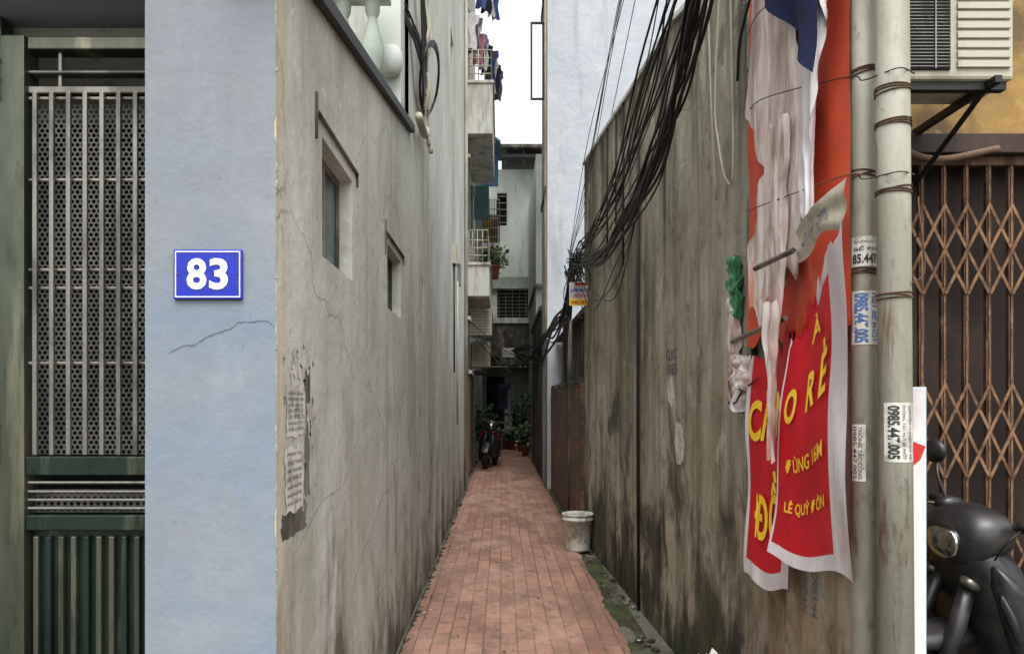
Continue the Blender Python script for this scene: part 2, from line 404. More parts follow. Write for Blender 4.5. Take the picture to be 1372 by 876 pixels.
w.add(a+b,[(0,1,2,3),(4,5,6,7),(0,1,5,4),(1,2,6,5),(2,3,7,6),(3,0,4,7)],'black')
w.build('roof_flashing',H)
w=MB()
w.box(-1.4,-.72,4.50,4.66,2.7,3.42,'left'); w.box(-1.45,-.70,4.46,4.70,4.02,4.12,'end')
for x in (-.80,-.98,-1.16,-1.34):
    w.lathe((x,4.58,3.42),[(.05,0),(.05,.03),(.03,.05),(.035,.1),(.068,.2),(.072,.27),(.04,.4),(.028,.46),(.045,.5),(.05,.56),(.05,.6)],'green_wall',16)
w.box(-.9,-.66,4.84,5.05,3.3,5.2,'end'); w.lathe((-.72,4.80,3.72),[(.0,.1),(.05,.09),(.075,.05),(.08,0),(.075,-.05),(.05,-.09),(0,-.1)],'end',18)
w.build('balustrade',H,.006)
w=MB()
for (y0,y1,z0,z1) in holes:
    w.box(LX-.072,LX-.066,y0,y1,z0,z1,'teal')
    for (a,b,d,e) in ((y0,y0+.025,z0,z1),(y1-.025,y1,z0,z1),(y0+.025,y1-.025,z0,z0+.025),(y0+.025,y1-.025,z1-.025,z1),((y0+y1)/2-.010,(y0+y1)/2+.010,z0+.025,z1-.025)):
        w.box(LX-.064,LX-.055,a,b,d,e,'dirty')
w.build('windows',H)
w=MB()
for (a,b,z,l) in ((2.52,3.22,2.49,.09),(4.02,4.74,2.43,.12)):
    w.box(LX-.01,LX+.014,a,b,z,z+.010,'dirty'); w.box(LX-.01,LX+.010,a-.010,a,z-l,z+.07,'dirty'); w.box(LX-.01,LX+.010,b,b+.010,z-.05,z+.010,'dirty')
w.build('window_hoods',H,.003)
P=group('torn_notice')
w=MB()
def ragged(Y0,Y1,z0,z1,seed):
    n=9; pts=[]; N=lambda a,b:noise.noise(Vector((a*3.3,seed,b)))
    for i in range(n): pts.append((Y0+(Y1-Y0)*i/n,z0+.03*N(i,0)))
    for i in range(n): pts.append((Y1+.03*N(i,3),z0+(z1-z0)*i/n))
    for i in range(n): pts.append((Y1-(Y1-Y0)*i/n,z1+.05*N(i,6)))
    for i in range(n): pts.append((Y0+.03*N(i,9),z1-(z1-z0)*i/n))
    return pts
for k,(a,b,d,e) in enumerate([(2.17,2.38,1.40,1.56),(2.16,2.36,1.17,1.375),(2.40,2.50,1.44,1.50),(2.22,2.33,1.58,1.63)]):
    pts=ragged(a,b,d,e,k*11+2)
    w.add([(LX+.002,p[0],p[1]) for p in pts],[tuple(range(len(pts)))],'paper')
    if k<2:
      for jj in range(7):
        zz=e-.035-jj*(e-d-.03)/7.2
        w.text(random.choice(['BÁN NHÀ 098','CHO THUÊ','PHÒNG TRỌ','LH: 0978.23','KHOAN CẮT','SỬA CHỮA']),lambda u,v,zz=zz:(LX+.0035,a+.02+u*(b-a-.05),zz+v*.014),'print',.0)
for i in range(30):
    y,z=U(2.14,2.5),U(1.1,1.7); pts=ragged(y,y+U(.01,.03),z,z+U(.008,.03),i*5)
    w.add([(LX+.0015,p[0],p[1]) for p in pts],[tuple(range(len(pts)))],'paper')
pts=ragged(2.38,2.44,1.20,1.60,33); w.add([(LX+.001,p[0],p[1]) for p in pts],[tuple(range(len(pts)))],'dirty')
pts=ragged(2.13,2.40,1.10,1.18,71); w.add([(LX+.0008,p[0],p[1]) for p in pts],[tuple(range(len(pts)))],'dirty')
w.build('paper',P,norm=False)
w=MB(); w.box(LX,LX+.05,9.5,9.75,3.3,3.55,'acw'); w.box(LX,LX+.04,10.6,10.8,3.2,3.5,'steel'); w.tube([(LX+.02,10.3,1.2),(LX+.02,10.3,3.2)],.012,'acw')
w.tube([(LX+.02,9.6,1.9),(LX+.02,9.6,3.3)],.01,'cable'); w.tube([(LX+.03,12.6,0),(LX+.03,12.6,12)],.03,'acw'); w.build('electric_meter_box')
# ---------------------------------------------------------------- house number sign
S=group('house_number_sign')
w=MB(); w.box(-.918,-.725,2.066,2.0745,1.79,1.93,'signblue'); w.build('plate',S,.003)
w=MB()
def frame(mb,x0,x1,z0,z1,t,y,yy,m):
    mb.box(x0,x1,y,yy,z0,z0+t,m);mb.box(x0,x1,y,yy,z1-t,z1,m);mb.box(x0,x0+t,y,yy,z0+t,z1-t,m);mb.box(x1-t,x1,y,yy,z0+t,z1-t,m)
frame(w,-.9125,-.7305,1.7955,1.9245,.003,2.0645,2.0655,'enamelw')
w.text('8',lambda u,v:(-.880+u*.056,2.0640,1.817+v*.088),'enamelw',.03)
w.text('3',lambda u,v:(-.817+u*.053,2.0640,1.817+v*.088),'enamelw',.03)
for x in (-.906,-.737):
    w.lathe((0,0,0),[(.0,.002),(.003,.0)],'rust',8,Matrix.Translation((x,2.064,1.86))@Matrix.Rotation(math.pi/2,4,'X'))
w.build('digits',S,norm=False)
# ---------------------------------------------------------------- metal gate (left)
G=group('metal_gate'); GY=2.25
w=MB()
w.box(-2.4,-1.503,GY-.03,GY+.03,0,2.66,'steelg')
w.box(-1.50,-1.425,GY-.045,GY+.03,0,2.60,'steelg')
w.box(-1.423,-1.007,GY-.035,GY+.025,2.56,2.60,'steelg')
w.box(-1.425,-1.007,GY-.03,GY+.01,2.43,2.452,'steel')
w.box(-1.425,-1.007,GY-.03,GY+.01,2.49,2.50,'steel')
for x in (-1.34,-1.05): w.box(x,x+.012,GY-.02,GY,2.452,2.56,'steel')
w.build('frame',G,.004)
w=MB()
for x in [-1.395,-1.345,-1.295,-1.245,-1.195,-1.145,-1.095,-1.045]:
    w.box(x-.007,x+.007,GY-.045,GY-.032,1.345,2.43,'steel')
for z in (2.415,2.17,1.90,1.845,1.62): w.box(-1.423,-1.007,GY-.031,GY-.022,z-.005,z+.005,'steel')
w.build('bars',G,.003)
w=MB()
def perf(x0,x1,z0,z1,p,r,y):
    nx=int((x1-x0)/p); nz=int((z1-z0)/(p*.87))
    for jj in range(nz):
        for i in range(nx):
            cx=x0+(i+.5+(.5 if jj%2 else 0))*p; cz=z0+(jj+.5)*p*.87
            if cx+p/2>x1+1e-6: continue
            hx,hz=p/2,p*.87/2
            out=[(-hx,-hz),(0,-hz),(hx,-hz),(hx,0),(hx,hz),(0,hz),(-hx,hz),(-hx,0)]
            inn=[(r*math.cos(a),r*math.sin(a)) for a in [math.pi*(1.25+.25*k) for k in range(8)]]
            w.add([(cx+a,y,cz+b) for a,b in out]+[(cx+a,y,cz+b) for a,b in inn],[(k,(k+1)%8,8+(k+1)%8,8+k) for k in range(8)],'perf')
perf(-1.423,-1.007,1.345,2.42,.0165,.0062,GY)
perf(-1.423,-1.007,1.17,1.25,.02,.006,GY-.01)
w.build('perforated_sheet',G)
w=MB()
w.box(-1.424,-1.006,GY-.04,GY+.01,1.285,1.34,'greendoor'); w.box(-1.424,-1.006,GY-.04,GY+.01,1.12,1.165,'greendoor')
for z in (1.185,1.21,1.235,1.262): w.box(-1.423,-1.007,GY-.035,GY-.012,z-.004,z+.004,'steel')
w.box(-1.424,-1.006,GY-.01,GY+.01,0.05,1.118,'greendoor')
for i in range(11):
    x=-1.41+i*.038; w.box(x,x+.016,GY-.028,GY-.011,.1,1.10,'greendoor' if i%3==1 else 'steelg')
w.build('lower_panel',G,.003)
w=MB()
for z in (2.47,1.38):
    w.tube([(-1.515,GY-.055,z-.06),(-1.515,GY-.055,z+.06)],.012,'steel',10)
    for k in (-.055,0,.055): w.tube([(-1.515,GY-.055,z+k-.004),(-1.515,GY-.055,z+k+.004)],.015,'steelg',10)
w.build('hinges',G)
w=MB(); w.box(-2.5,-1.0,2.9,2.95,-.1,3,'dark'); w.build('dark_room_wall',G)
# ---------------------------------------------------------------- right concrete wall
RW=lambda Y:1.209-.0385*Y
def PR(Y,z,off=0): return (RW(Y)-off,Y,z)
w=MB()
top=[(2.36,3.55),(3.2,3.62),(3.97,3.68),(4.41,3.78),(5.5,3.86),(6.8,3.98),(8.03,4.08)]
n=len(top)
vs=[];fs=[]
for (y,z) in top:
    vs+= [PR(y,-.05),PR(y,z),PR(y,z,-.12),PR(y,-.05,-.12)]
for i in range(n-1):
    a=i*4;b=a+4
    for k in range(4): fs.append((a+k,a+(k+1)%4,b+(k+1)%4,b+k))
fs+=[(0,1,2,3),tuple((n-1)*4+k for k in range(4))]
w.add(vs,fs,'right')
W=group('concrete_wall'); w.build('wall_body',W)
w=MB()
for (a,b) in zip(top[2:],top[3:]):
    q=[PR(a[0],a[1]-.0,.02),PR(b[0],b[1],.02),PR(b[0],b[1],-.14),PR(a[0],a[1],-.14)]
    w.add(q+[(p[0],p[1],p[2]+.03) for p in q],[(0,1,2,3),(4,5,6,7),(0,1,5,4),(2,3,7,6),(1,2,6,5),(3,0,4,7)],'white')
w.build('coping',W)
w=MB()
w.tube([PR(5.34,0,.015),PR(5.36,1.8,.015),PR(5.33,3.5,.02)],.011,'black')
w.tube([PR(3.15,1.0,.012),PR(3.15,3.6,.012)],.014,'rust',6)
w.tube([PR(5.9,2.6,.012),PR(5.9,3.9,.012)],.008,'black'); w.tube([PR(6.6,2.8,.012),PR(6.6,3.95,.012)],.008,'black'); w.tube([PR(6.2,3.0,.012),PR(6.2,3.9,.012)],.006,'black')
w.tube(cr([PR(3.5,3.7,.03),PR(3.6,3.0,.03),PR(3.55,2.75,.03),PR(3.45,2.55,.03),PR(3.35,2.6,.03),PR(3.4,3.6,.03)]),.005,'acw')
w.tube(cr([PR(3.75,3.7,.02),PR(3.7,3.1,.02),PR(3.62,2.5,.02)]),.006,'acw')
w.build('wall_pipes',W)
w=MB()
def patch(Yc,zc,a,b,seed,m='paper'):
    pts=[]
    for i in range(26):
        t=i/26*6.283; k=1+.35*noise.noise(Vector((math.cos(t)*1.6,math.sin(t)*1.6,seed)))+.18*noise.noise(Vector((math.cos(t)*5,math.sin(t)*5,seed)))
        pts.append(PR(Yc+a*k*math.cos(t),zc+b*k*math.sin(t),.002))
    w.add(pts,[tuple(range(26))],m)
patch(4.33,1.26,.10,.125,1,'paper'); patch(4.50,1.57,.09,.085,5,'paper'); patch(2.75,.42,.04,.04,8)
w.text('GLKC',lambda u,v:PR(4.62-u*.24,1.76+v*.07,.0025),'fprint'); w.text('0985',lambda u,v:PR(4.62-u*.24,1.67+v*.07,.0025),'fprint')
w.text('KHOAN',lambda u,v:PR(2.72-v*.05,.90-u*.16,.0025),'fprint'); w.text('0985.44',lambda u,v:PR(2.64-v*.05,.90-u*.16,.0025),'fprint')
w.build('faded_stencil_marks',W,norm=False)
# ---------------------------------------------------------------- poles
def pole(name,x0,x1,y,r,h,rings):
    G=group(name); w=MB()
    w.tube([(x0,y,0),(x1*.5+x0*.5,y,h/2),(x1,y,h)],r,'pole',24)
    w.build('pipe',G)
    w=MB()
    for z in rings:
        x=x0+(x1-x0)*z/h
        for k in range(3):
            tilt=U(-.01,.01)
            pts=[(x+math.cos(a)*(r+.002),y+math.sin(a)*(r+.002),z+k*.007+tilt*math.cos(a)) for a in [i*math.pi/10 for i in range(20)]]
            w.tube(pts,.0026,'rust',6,True)
    w.build('rusty_wire_ties',G); return G,(lambda z:x0+(x1-x0)*z/h)
pA,fA=pole('steel_pole',1.130,1.120,2.30,.0375,4.3,[2.52,2.2,1.9])
pB,fB=pole('steel_pole',1.183,1.150,2.20,.0465,4.3,[2.42,2.32,2.12,1.81])
def onpole(fx,y,r,z0,z1,a0,a1,extra=.0015):
    def f(u,v):
        zz=z0+(z1-z0)*v; a=a0+(a1-a0)*u
        return (fx(zz)+(r+extra)*math.sin(a),y-(r+extra)*math.cos(a),zz)
    return f
def sticker(fx,y,r,z0,z1,a0,a1,mat,lines,par,name):
    w=MB(); f=onpole(fx,y,r,z0,z1,a0,a1); w.grid(f,10,4,mat)
    fn=onpole(fx,y,r,z0,z1,a0,a1,.0028)
    for (s,u0,u1,v0,v1,vert,mm,b) in lines:
        if vert: w.text(s,lambda u,v:fn(u0+(u1-u0)*(v),1-(v0+(v1-v0)*u)),mm,b)
        else: w.text(s,lambda u,v:fn(u0+(u1-u0)*u,v0+(v1-v0)*v),mm,b)
    w.build(name,par,norm=False)
sticker(fB,2.20,.0465,1.328,1.502,-1.15,.75,'paper',[('0985.447.005',.12,.48,.05,.95,True,'print',.03),('THÔNG TẮC HÚT BỂ PHỐT',.56,.70,.05,.95,True,'print',0),('CHUYÊN NGHIỆP GIÁ RẺ',.76,.9,.05,.95,True,'print',0)],pB,'phone_sticker')
sticker(fA,2.30,.0375,1.68,1.845,-1.4,1.2,'paper',[('0985.447.005',.1,.5,.04,.96,True,'bprint',.03),('HÚT BỂ PHỐT',.6,.9,.04,.96,True,'bprint',.01)],pA,'phone_sticker_faded')
sticker(fA,2.30,.0375,1.92,2.012,-1.4,1.3,'paper',[('85.447.0',.05,.95,.1,.42,False,'print',.03),('BỂ PHỐ',.1,.95,.52,.7,False,'print',.01),('THÔNG TẮC',.1,.95,.78,.9,False,'print',0)],pA,'phone_sticker_top')
sticker(fA,2.30,.0375,1.26,1.435,-1.4,-.3,'paper',[('0985.447.005',.1,.4,.04,.96,True,'print',0),('THÔNG TẮC CỐNG',.5,.9,.04,.96,True,'print',0)],pA,'phone_sticker_low')
w=MB(); w.box(1.238,1.287,2.235,2.255,.0,1.55,'tealp'); w.box(1.236,1.281,2.228,2.234,.0,1.548,'vinylw')
w.add([(1.238,2.2265,1.385),(1.278,2.2265,1.37),(1.262,2.2265,1.33),(1.238,2.2265,1.31)],[(0,1,2,3)],'rprint'); w.build('narrow_signboard',bevel=.002)
# ---------------------------------------------------------------- torn billboard + banners
B=group('torn_billboard')
w=MB()
def bar(Y0,z0,Y1,z1,o0,o1,t,m='steel'):
    w.tube([PR(Y0,z0,o0),PR(Y1,z1,o1)],t,m,4)
bar(3.12,1.70,3.12,3.5,.04,.04,.014); bar(2.30,1.9,2.30,3.5,.04,.04,.014); bar(3.14,1.76,2.6,1.80,.11,.11,.011); bar(2.75,2.0,2.42,2.0,.16,.16,.011); bar(3.12,2.9,2.3,2.9,.045,.045,.012)
w.build('steel_frame',B)
def sheet(w,fn,nu,nv,mat,**k): w.grid(fn,nu,nv,mat,**k)
w=MB()
def orf(u,v):
    Y=3.10-.84*u; z=1.74+1.74*v+(.05*noise.noise(Vector((u*9,0,4))) if v==0 else 0)
    return PR(Y,z,.055+.012*noise.noise(Vector((Y*5,z*3,0))))
sheet(w,orf,40,50,'orange')
w.build('orange_banner',B)
w=MB()
def strip(Y0,Y1,z0,z1,off,seed,taper=.5,lean=0,cut=None):
    def f(u,v):
        wd=(Y1-Y0)*(taper+(1-taper)*v**.5)
        e=.025*noise.noise(Vector((u*2,v*5,seed)))+.012*noise.noise(Vector((u*3,v*17,seed)))
        if cut:  # tear in from the right/left edge at a height band
            k=max(0,1-abs(v-cut[0])/cut[1]); u=u*(1-cut[2]*k) if cut[2]>0 else 1-(1-u)*(1+cut[2]*k)
        Y=Y0+(Y1-Y0)*.12*(1-v)*math.sin(seed)+u*wd+lean*(1-v)+e
        z=z0+(z1-z0)*v-(.14*noise.noise(Vector((u*7,seed,1)))*(1-v*8) if v<.12 else 0)
        o=off+.014*noise.noise(Vector((u*7+v*2,v*3,seed)))+.011*math.sin(u*17+seed+v*3)+.005*math.sin(u*41+v*7)
        return PR(Y,z,o)
    return f
sheet(w,strip(3.02,2.70,1.86,3.5,.085,1.,.6,0,(.33,.16,-.5)),24,90,'torn')
sheet(w,strip(2.80,2.38,1.92,3.5,.10,2.3,.55,.02,(.55,.2,.35)),30,90,'torn')
sheet(w,strip(2.46,2.275,2.10,3.5,.115,3.1,.6,-.0,(.1,.5,.5)),20,80,'vinylw')
sheet(w,strip(2.66,2.54,1.74,2.5,.13,5.1,.5),12,30,'torn')
w.build('torn_strips',B)
BN=group('red_banner')
def quadfn(TL,TR,BL,BR,o,seed,amp=.02,tear=0.):
    def f(u,v,e=0.):
        a=[TL[i]*(1-u)+TR[i]*u for i in (0,1)]; b=[BL[i]*(1-u)+BR[i]*u for i in (0,1)]
        Y=b[0]*(1-v)+a[0]*v; z=b[1]*(1-v)+a[1]*v
        z+= .018*math.sin(u*7+seed)*(1-v)
        if tear and v>.9: z-=tear*(v-.9)*10*max(0,.5+noise.noise(Vector((u*7,seed,2)))*1.4+.5*noise.noise(Vector((u*19,seed,5))))
        off=o+amp*1.2*math.sin(u*4.5+seed+v*1.5)+amp*.5*noise.noise(Vector((u*3,v*4,seed)))+amp*.7*math.sin(v*9+u*3+seed)+amp*.12*math.sin(u*23+v*11+seed)
        return PR(Y,z,off+e)
    return f
fa=quadfn((3.02,1.70),(2.60,1.82),(3.05,.79),(2.70,.80),.075,1.,.010,.07)
fb=quadfn((2.53,1.76),(2.11,2.07),(2.65,.955),(2.09,.985),.135,2.2,.012,.09)
w=MB(); w.grid(lambda u,v:fa(u,v),40,60,'red',matfn=lambda u,v:'vinylw' if (v<.07 or u<.07 or (u>.8 and v<.3)) else 'red')
w.text('CẦN',lambda u,v:fa(.10+u*.78,.59+v*.27,.008),'yel',.03)
w.text('ĐỒ',lambda u,v:fa(.24+u*.55,.18+v*.28,.008),'yel',.03)
w.build('left_flap',BN,norm=False)
w=MB(); w.grid(lambda u,v:fb(u,v),48,80,'red',matfn=lambda u,v:'vinylw' if (u>.74 or v<.05 or (v>.9 and u>.45)or u<.03) else 'red')
w.text('O  R Ẻ',lambda u,v:fb(.10+u*.62,.55+v*.18,.009),'yel',.03)
w.text('ĐÙNG 16M',lambda u,v:fb(.14+u*.56,.355+v*.065,.009),'yel',.02)
w.text('LÊ QUÝ ĐÔN',lambda u,v:fb(.14+u*.56,.19+v*.06,.009),'yel',.02)
w.text('À',lambda u,v:fb(.42+u*.16,.78+v*.085,.009),'yel',.02)
# loose vertical rag of white plastic over the seam of the two flaps
def seam(u,v):
    Y=2.60-.02*(1-v)+(u-.5)*(.05+.05*v)+.02*noise.noise(Vector((v*6,3,0))); z=1.30+.56*v+.03*noise.noise(Vector((u*4,v,7)))
    return PR(Y,z,.165+.012*math.sin(u*9+v*6))
w.grid(seam,8,30,'torn')
w.build('right_flap',BN,norm=False)
w=MB()
f2=quadfn((2.46,2.07),(2.13,2.15),(2.46,1.98),(2.11,2.02),.14,4,.008)
w.grid(lambda u,v:f2(u,v),24,12,'cream')
w.text('Giảm 20%',lambda u,v:f2(.15+u*.6,.3+v*.4,.004),'fprint')
w.build('card_strip',BN,norm=False)
def rag(Yc,zt,ln,wd,seed,m,o=.03):
    def f(u,v):
        k=.5+.6*v if v<.7 else .92-(v-.7)*1.5
        return PR(Yc+(u-.5)*wd*k+.02*noise.noise(Vector((v*4,seed,0))),zt-ln*v+.02*noise.noise(Vector((u*5,seed,2))),o+.02*math.sin(u*14+seed)+.02*noise.noise(Vector((u*5,v*6,seed))))
    w.grid(f,16,20,m)
w=MB()
rag(3.28,1.72,.22,.16,3,'torn',.05); rag(3.18,1.66,.2,.2,11,'vinylw',.06); rag(3.08,1.7,.14,.2,17,'torn',.09)
w.tube(cr([PR(3.3,1.6,.07),PR(3.2,1.5,.08),PR(3.1,1.55,.08),PR(2.9,1.6,.09)]),.004,'rust'); w.build('white_plastic_rag')
w=MB()
rag(3.33,2.16,.17,.12,2,'greenbag'); rag(3.30,2.10,.22,.10,7,'greenbag'); rag(3.36,1.98,.28,.14,5,'torn'); w.build('green_plastic_rag')
w=MB()
def bc(u,v):
    Y=2.62-.36*u
    z=3.3-(3.3-(2.93-.42*u))*(1-v)
    return PR(Y,z,.16+.025*math.sin(u*9+v*2)+.02*noise.noise(Vector((u*4,v*4,0))))
w.grid(bc,24,20,'navy'); w.build('blue_cloth')
w=MB(); w.blob((.98,3.36,.12),.13,'vinylw',.9,2.2,(.8,1,1.3),4,2); w.build('plastic_rubbish_bag')
w=MB()
for k in range(4):
    z=2.2+.3*k
    w.tube(cr([PR(3.1,z+U(.1,.3),.06),PR(2.7,z+U(.0,.2),.14),(1.06,2.27,z),(1.10,2.245,z-.02),(1.15,2.14,z-.03),(1.23,2.2,z-.02)]),.002,'cable' if k%2 else 'rust',5)
w.tube(cr([(1.2,2.16,1.85),(1.26,2.2,1.9),(1.27,2.25,2.1),(1.30,2.3,2.13),(1.33,2.35,2.05),(1.4,2.6,2.0)]),.0025,'rust',5)
w.tube(cr([PR(3.1,2.85,.1),PR(3.0,3.0,.12),PR(2.8,3.25,.1),PR(2.6,3.5,.08)]),.007,'cable',6)
w.build('loose_wires')
# ---------------------------------------------------------------- yellow shop house + folding gate
SH=group('shop_house'); Y0=3.80
w=MB(); PF=lambda u,v,k:(u,Y0+k,v)
wall(w,PF,1.22,7,-.05,6.5,[(1.62,4.6,.02,2.78)],.25,'yellow'); w.build('facade',SH)
w=MB(); w.box(1.5,4.7,Y0-.05,Y0-.002,2.77,2.87,'brownpanel'); w.box(1.63,4.59,Y0+.12,Y0+.14,0,2.77,'brownpanel'); w.build('door_frame',SH,.005)
FG=group('folding_gate'); w=MB()
for i in range(24):
    x=1.70+i*.115; w.box(x-.013,x+.013,Y0+.0,Y0+.022,.06,2.72,'rust'); w.box(x-.004,x+.004,Y0-.006,Y0-.001,.06,2.72,'rustl')
w.box(1.62,4.6,Y0-.01,Y0+.03,2.72,2.765,'rust'); w.box(1.62,4.6,Y0-.01,Y0+.03,.02,.058,'rust')
w.build('uprights',FG)
w=MB()
for (za,zb) in ((2.06,2.52),(1.12,1.60),(.35,.85)):
    for i in range(-2,26):
        for s_ in (1,-1):
            x0=1.70+i*.115
            a=Vector((x0,Y0-.012-.004*s_,za)); b=Vector((x0+s_*.23,Y0-.012-.004*s_,zb))
            if min(a.x,b.x)<1.62: continue
            d=(b-a).normalized(); e=Vector((-d.z,0,d.x))*.0075; q=Vector((0,.003,0))
            w.add([a-e,b-e,b+e,a+e,a-e+q,b-e+q,b+e+q,a+e+q],[(0,1,2,3),(4,5,6,7),(0,1,5,4),(2,3,7,6)],'rustl')
w.build('scissor_lattice',FG)
# ---------------------------------------------------------------- AC
A=group('air_conditioner'); w=MB()
w.box(1.50,2.22,3.2,3.48,2.90,3.48,'acw'); w.build('casing',A,.015)
w=MB()
w.box(1.53,1.94,3.192,3.199,2.94,3.44,'dark')
for k in range(34): w.box(1.535,1.935,3.185,3.188,2.95+k*.0145,2.9535+k*.0145,'steel')
for x in (1.6,1.735,1.87): w.box(x-.003,x+.003,3.180,3.184,2.94,3.44,'steel')
for k in range(12):
    w.box(1.97,2.20,3.188,3.198,2.95+k*.042,2.978+k*.042,'acw')
w.build('grille',A,.001)
w=MB()
w.box(1.60,2.2,3.22,3.26,2.865,2.898,'black')
for x in (1.72,2.12):
    w.box(x-.015,x+.015,3.15,3.79,2.868,2.898,'black'); w.tube([(x,3.79,2.62),(x,3.25,2.87)],.016,'black',4)
w.tube(cr([(1.9,3.6,2.9),(2.0,3.65,2.75),(2.2,3.7,2.72),(2.5,3.72,2.78)]),.018,'wood')
w.build('brackets',A)
# ---------------------------------------------------------------- motorbike
def motorbike(loc,head,body,accent,mirrors=(-1,1)):
    G=group('motorbike'); T=Matrix.Translation(loc)@Matrix.Rotation(head,4,'Z')@Matrix.Rotation(math.radians(-5),4,'X')
    w=MB()
    for x in (.62,-.62):
        w.ring((x,0,.28),.215,.062,'black','Y',T,28,12); w.ring((x,0,.28),.165,.016,'steel','Y',T,24,6)
        w.tube([(x,-.07,.28),(x,.07,.28)],.05,'steel',12,T=T)
        w.tube([(x,-.014,.28),(x,.014,.28)],.13,'steel',16,T=T)
        for k in range(6):
            a=k*6.283/6; w.tube([(x,.0,.28),(x+.17*math.cos(a),0,.28+.17*math.sin(a))],.014,'darkpl',6,T=T)
    w.build('wheels',G)
    w=MB()
    for y in (-.095,.095):
        w.tube([(.62,y,.28),(.50,y,.62),(.42,y*.7,.86)],[.026,.034,.032],'darkpl',10,T=T)
        w.tube([(-.62,y*1.3,.28),(-.1,y*1.1,.33)],.022,'black',8,T=T)
        w.tube([(-.60,y*1.5,.36),(-.50,y*1.5,.66)],.028,'steel',10,T=T)
    w.loft([(.34,0,.56,.05,.04),(.45,0,.575,.09,.055),(.62,0,.565,.095,.04),(.78,0,.50,.09,.04),(.90,0,.36,.07,.03)],body,14,T)
    w.tube([(-.15,-.13,.24),(-.4,-.15,.27),(-.85,-.16,.36)],[.02,.045,.05],'chrome',12,T=T)
    w.loft([(-.22,0,.33,.08,.09),(-.05,0,.33,.12,.13),(.12,0,.36,.1,.11),(.2,0,.38,.04,.05)],'steel',12,T)
    w.tube([(.0,-.24,.27),(.0,.24,.27)],.014,'black',8,T=T)
    w.build('fork_and_engine',G)
    w=MB()
    w.loft([(-.92,0,.72,.03,.03),(-.78,0,.70,.10,.08),(-.5,0,.63,.145,.13),(-.2,0,.55,.14,.14),(.05,0,.46,.1,.10),(.25,0,.5,.08,.12)],body,16,T)
    w.loft([(.14,0,.46,.15,.18),(.25,0,.58,.22,.26),(.32,0,.70,.24,.26),(.40,0,.82,.18,.17),(.47,0,.90,.11,.08)],body,18,T)
    for sg in(-1,1):
        w.loft([(.18,sg*.18,.40,.03,.07),(.28,sg*.225,.56,.035,.17),(.36,sg*.215,.72,.035,.13),(.42,sg*.17,.86,.02,.04)],body,12,T)
        w.loft([(.30,sg*.245,.56,.012,.03),(.36,sg*.235,.66,.012,.05),(.41,sg*.20,.78,.012,.02)],accent,8,T)
        w.loft([(-.80,sg*.095,.72,.012,.02),(-.5,sg*.14,.66,.014,.05),(-.2,sg*.135,.58,.012,.05),(-.02,sg*.10,.5,.01,.02)],accent,10,T)
        w.loft([(.44,sg*.105,.80,.03,.02),(.475,sg*.10,.82,.035,.022),(.49,sg*.10,.82,.01,.008)],'tail' if accent=='tail' else 'steel',8,T)
    w.loft([(.26,0,.98,.10,.06),(.34,0,1.0,.17,.10),(.44,0,.98,.16,.11),(.5,0,.955,.10,.08)],body,16,T)
    w.loft([(.502,0,.955,.092,.068),(.518,0,.95,.08,.055),(.527,0,.95,.02,.015)],'mirror',14,T)
    w.build('body_panels',G)
    w=MB()
    w.loft([(-.82,0,.78,.07,.03),(-.7,0,.80,.12,.045),(-.4,0,.775,.14,.05),(-.1,0,.75,.12,.05),(.02,0,.73,.05,.03)],'darkpl',14,T)
    w.tube([(-.8,-.1,.79),(-.92,-.09,.84),(-.95,0,.85),(-.92,.09,.84),(-.8,.1,.79)],.012,'chrome',8,T=T)
    w.loft([(-.97,0,.71,.05,.03),(-.93,0,.71,.08,.04),(-.9,0,.7,.05,.03)],'tail',10,T)
    w.build('seat',G)
    w=MB()
    for sg in (-1,1):
        w.tube(cr([(.36,0,1.0),(.34,sg*.12,1.03),(.30,sg*.22,1.06),(.25,sg*.34,1.05)]),.014,'darkpl',8,T=T)
        w.tube([(.28,sg*.25,1.057),(.235,sg*.37,1.047)],.021,'black',12,T=T)
        w.loft([(.25,sg*.21,1.055,.03,.025),(.30,sg*.21,1.06,.04,.032),(.35,sg*.21,1.055,.03,.022)],'darkpl',10,T)
        w.tube(cr([(.31,sg*.2,1.06),(.37,sg*.27,1.05),(.33,sg*.36,1.04)]),.006,'steel',6,T=T)
        w.tube(cr([(.34,sg*.1,1.0),(.42,sg*.13,.95),(.45,sg*.08,.85)]),.005,'cable',6,T=T)
        w.tube(cr([(.33,sg*.2,1.05),(.40,sg*.2,1.0),(.40,sg*.14,.9),(.36,sg*.08,.84)]),.004,'cable',6,T=T)
        if sg in mirrors:
            w.tube(cr([(.31,sg*.2,1.06),(.33,sg*.24,1.16),(.31,sg*.28,1.23)]),.006,'darkpl',8,T=T)
            TT=T@Matrix.Translation((.31,sg*.30,1.27))@Matrix.Rotation(math.radians(90),4,'Y')@Matrix.Scale(.82,4,(1,0,0))
            w.lathe((0,0,0),[(0,.025),(.04,.022),(.06,.008),(.065,-.004),(.062,-.010)],'darkpl',20,TT)
            w.lathe((0,0,0),[(.058,-.0105),(0,-.0108)],'mirror',20,TT)
    w.build('handlebars',G)
    return G
motorbike((2.24,3.12,0.0),math.radians(190),'darkpl','darkpl',(-1,))
motorbike((-.27,17.2,.03),math.radians(-99),'darkpl','tail')
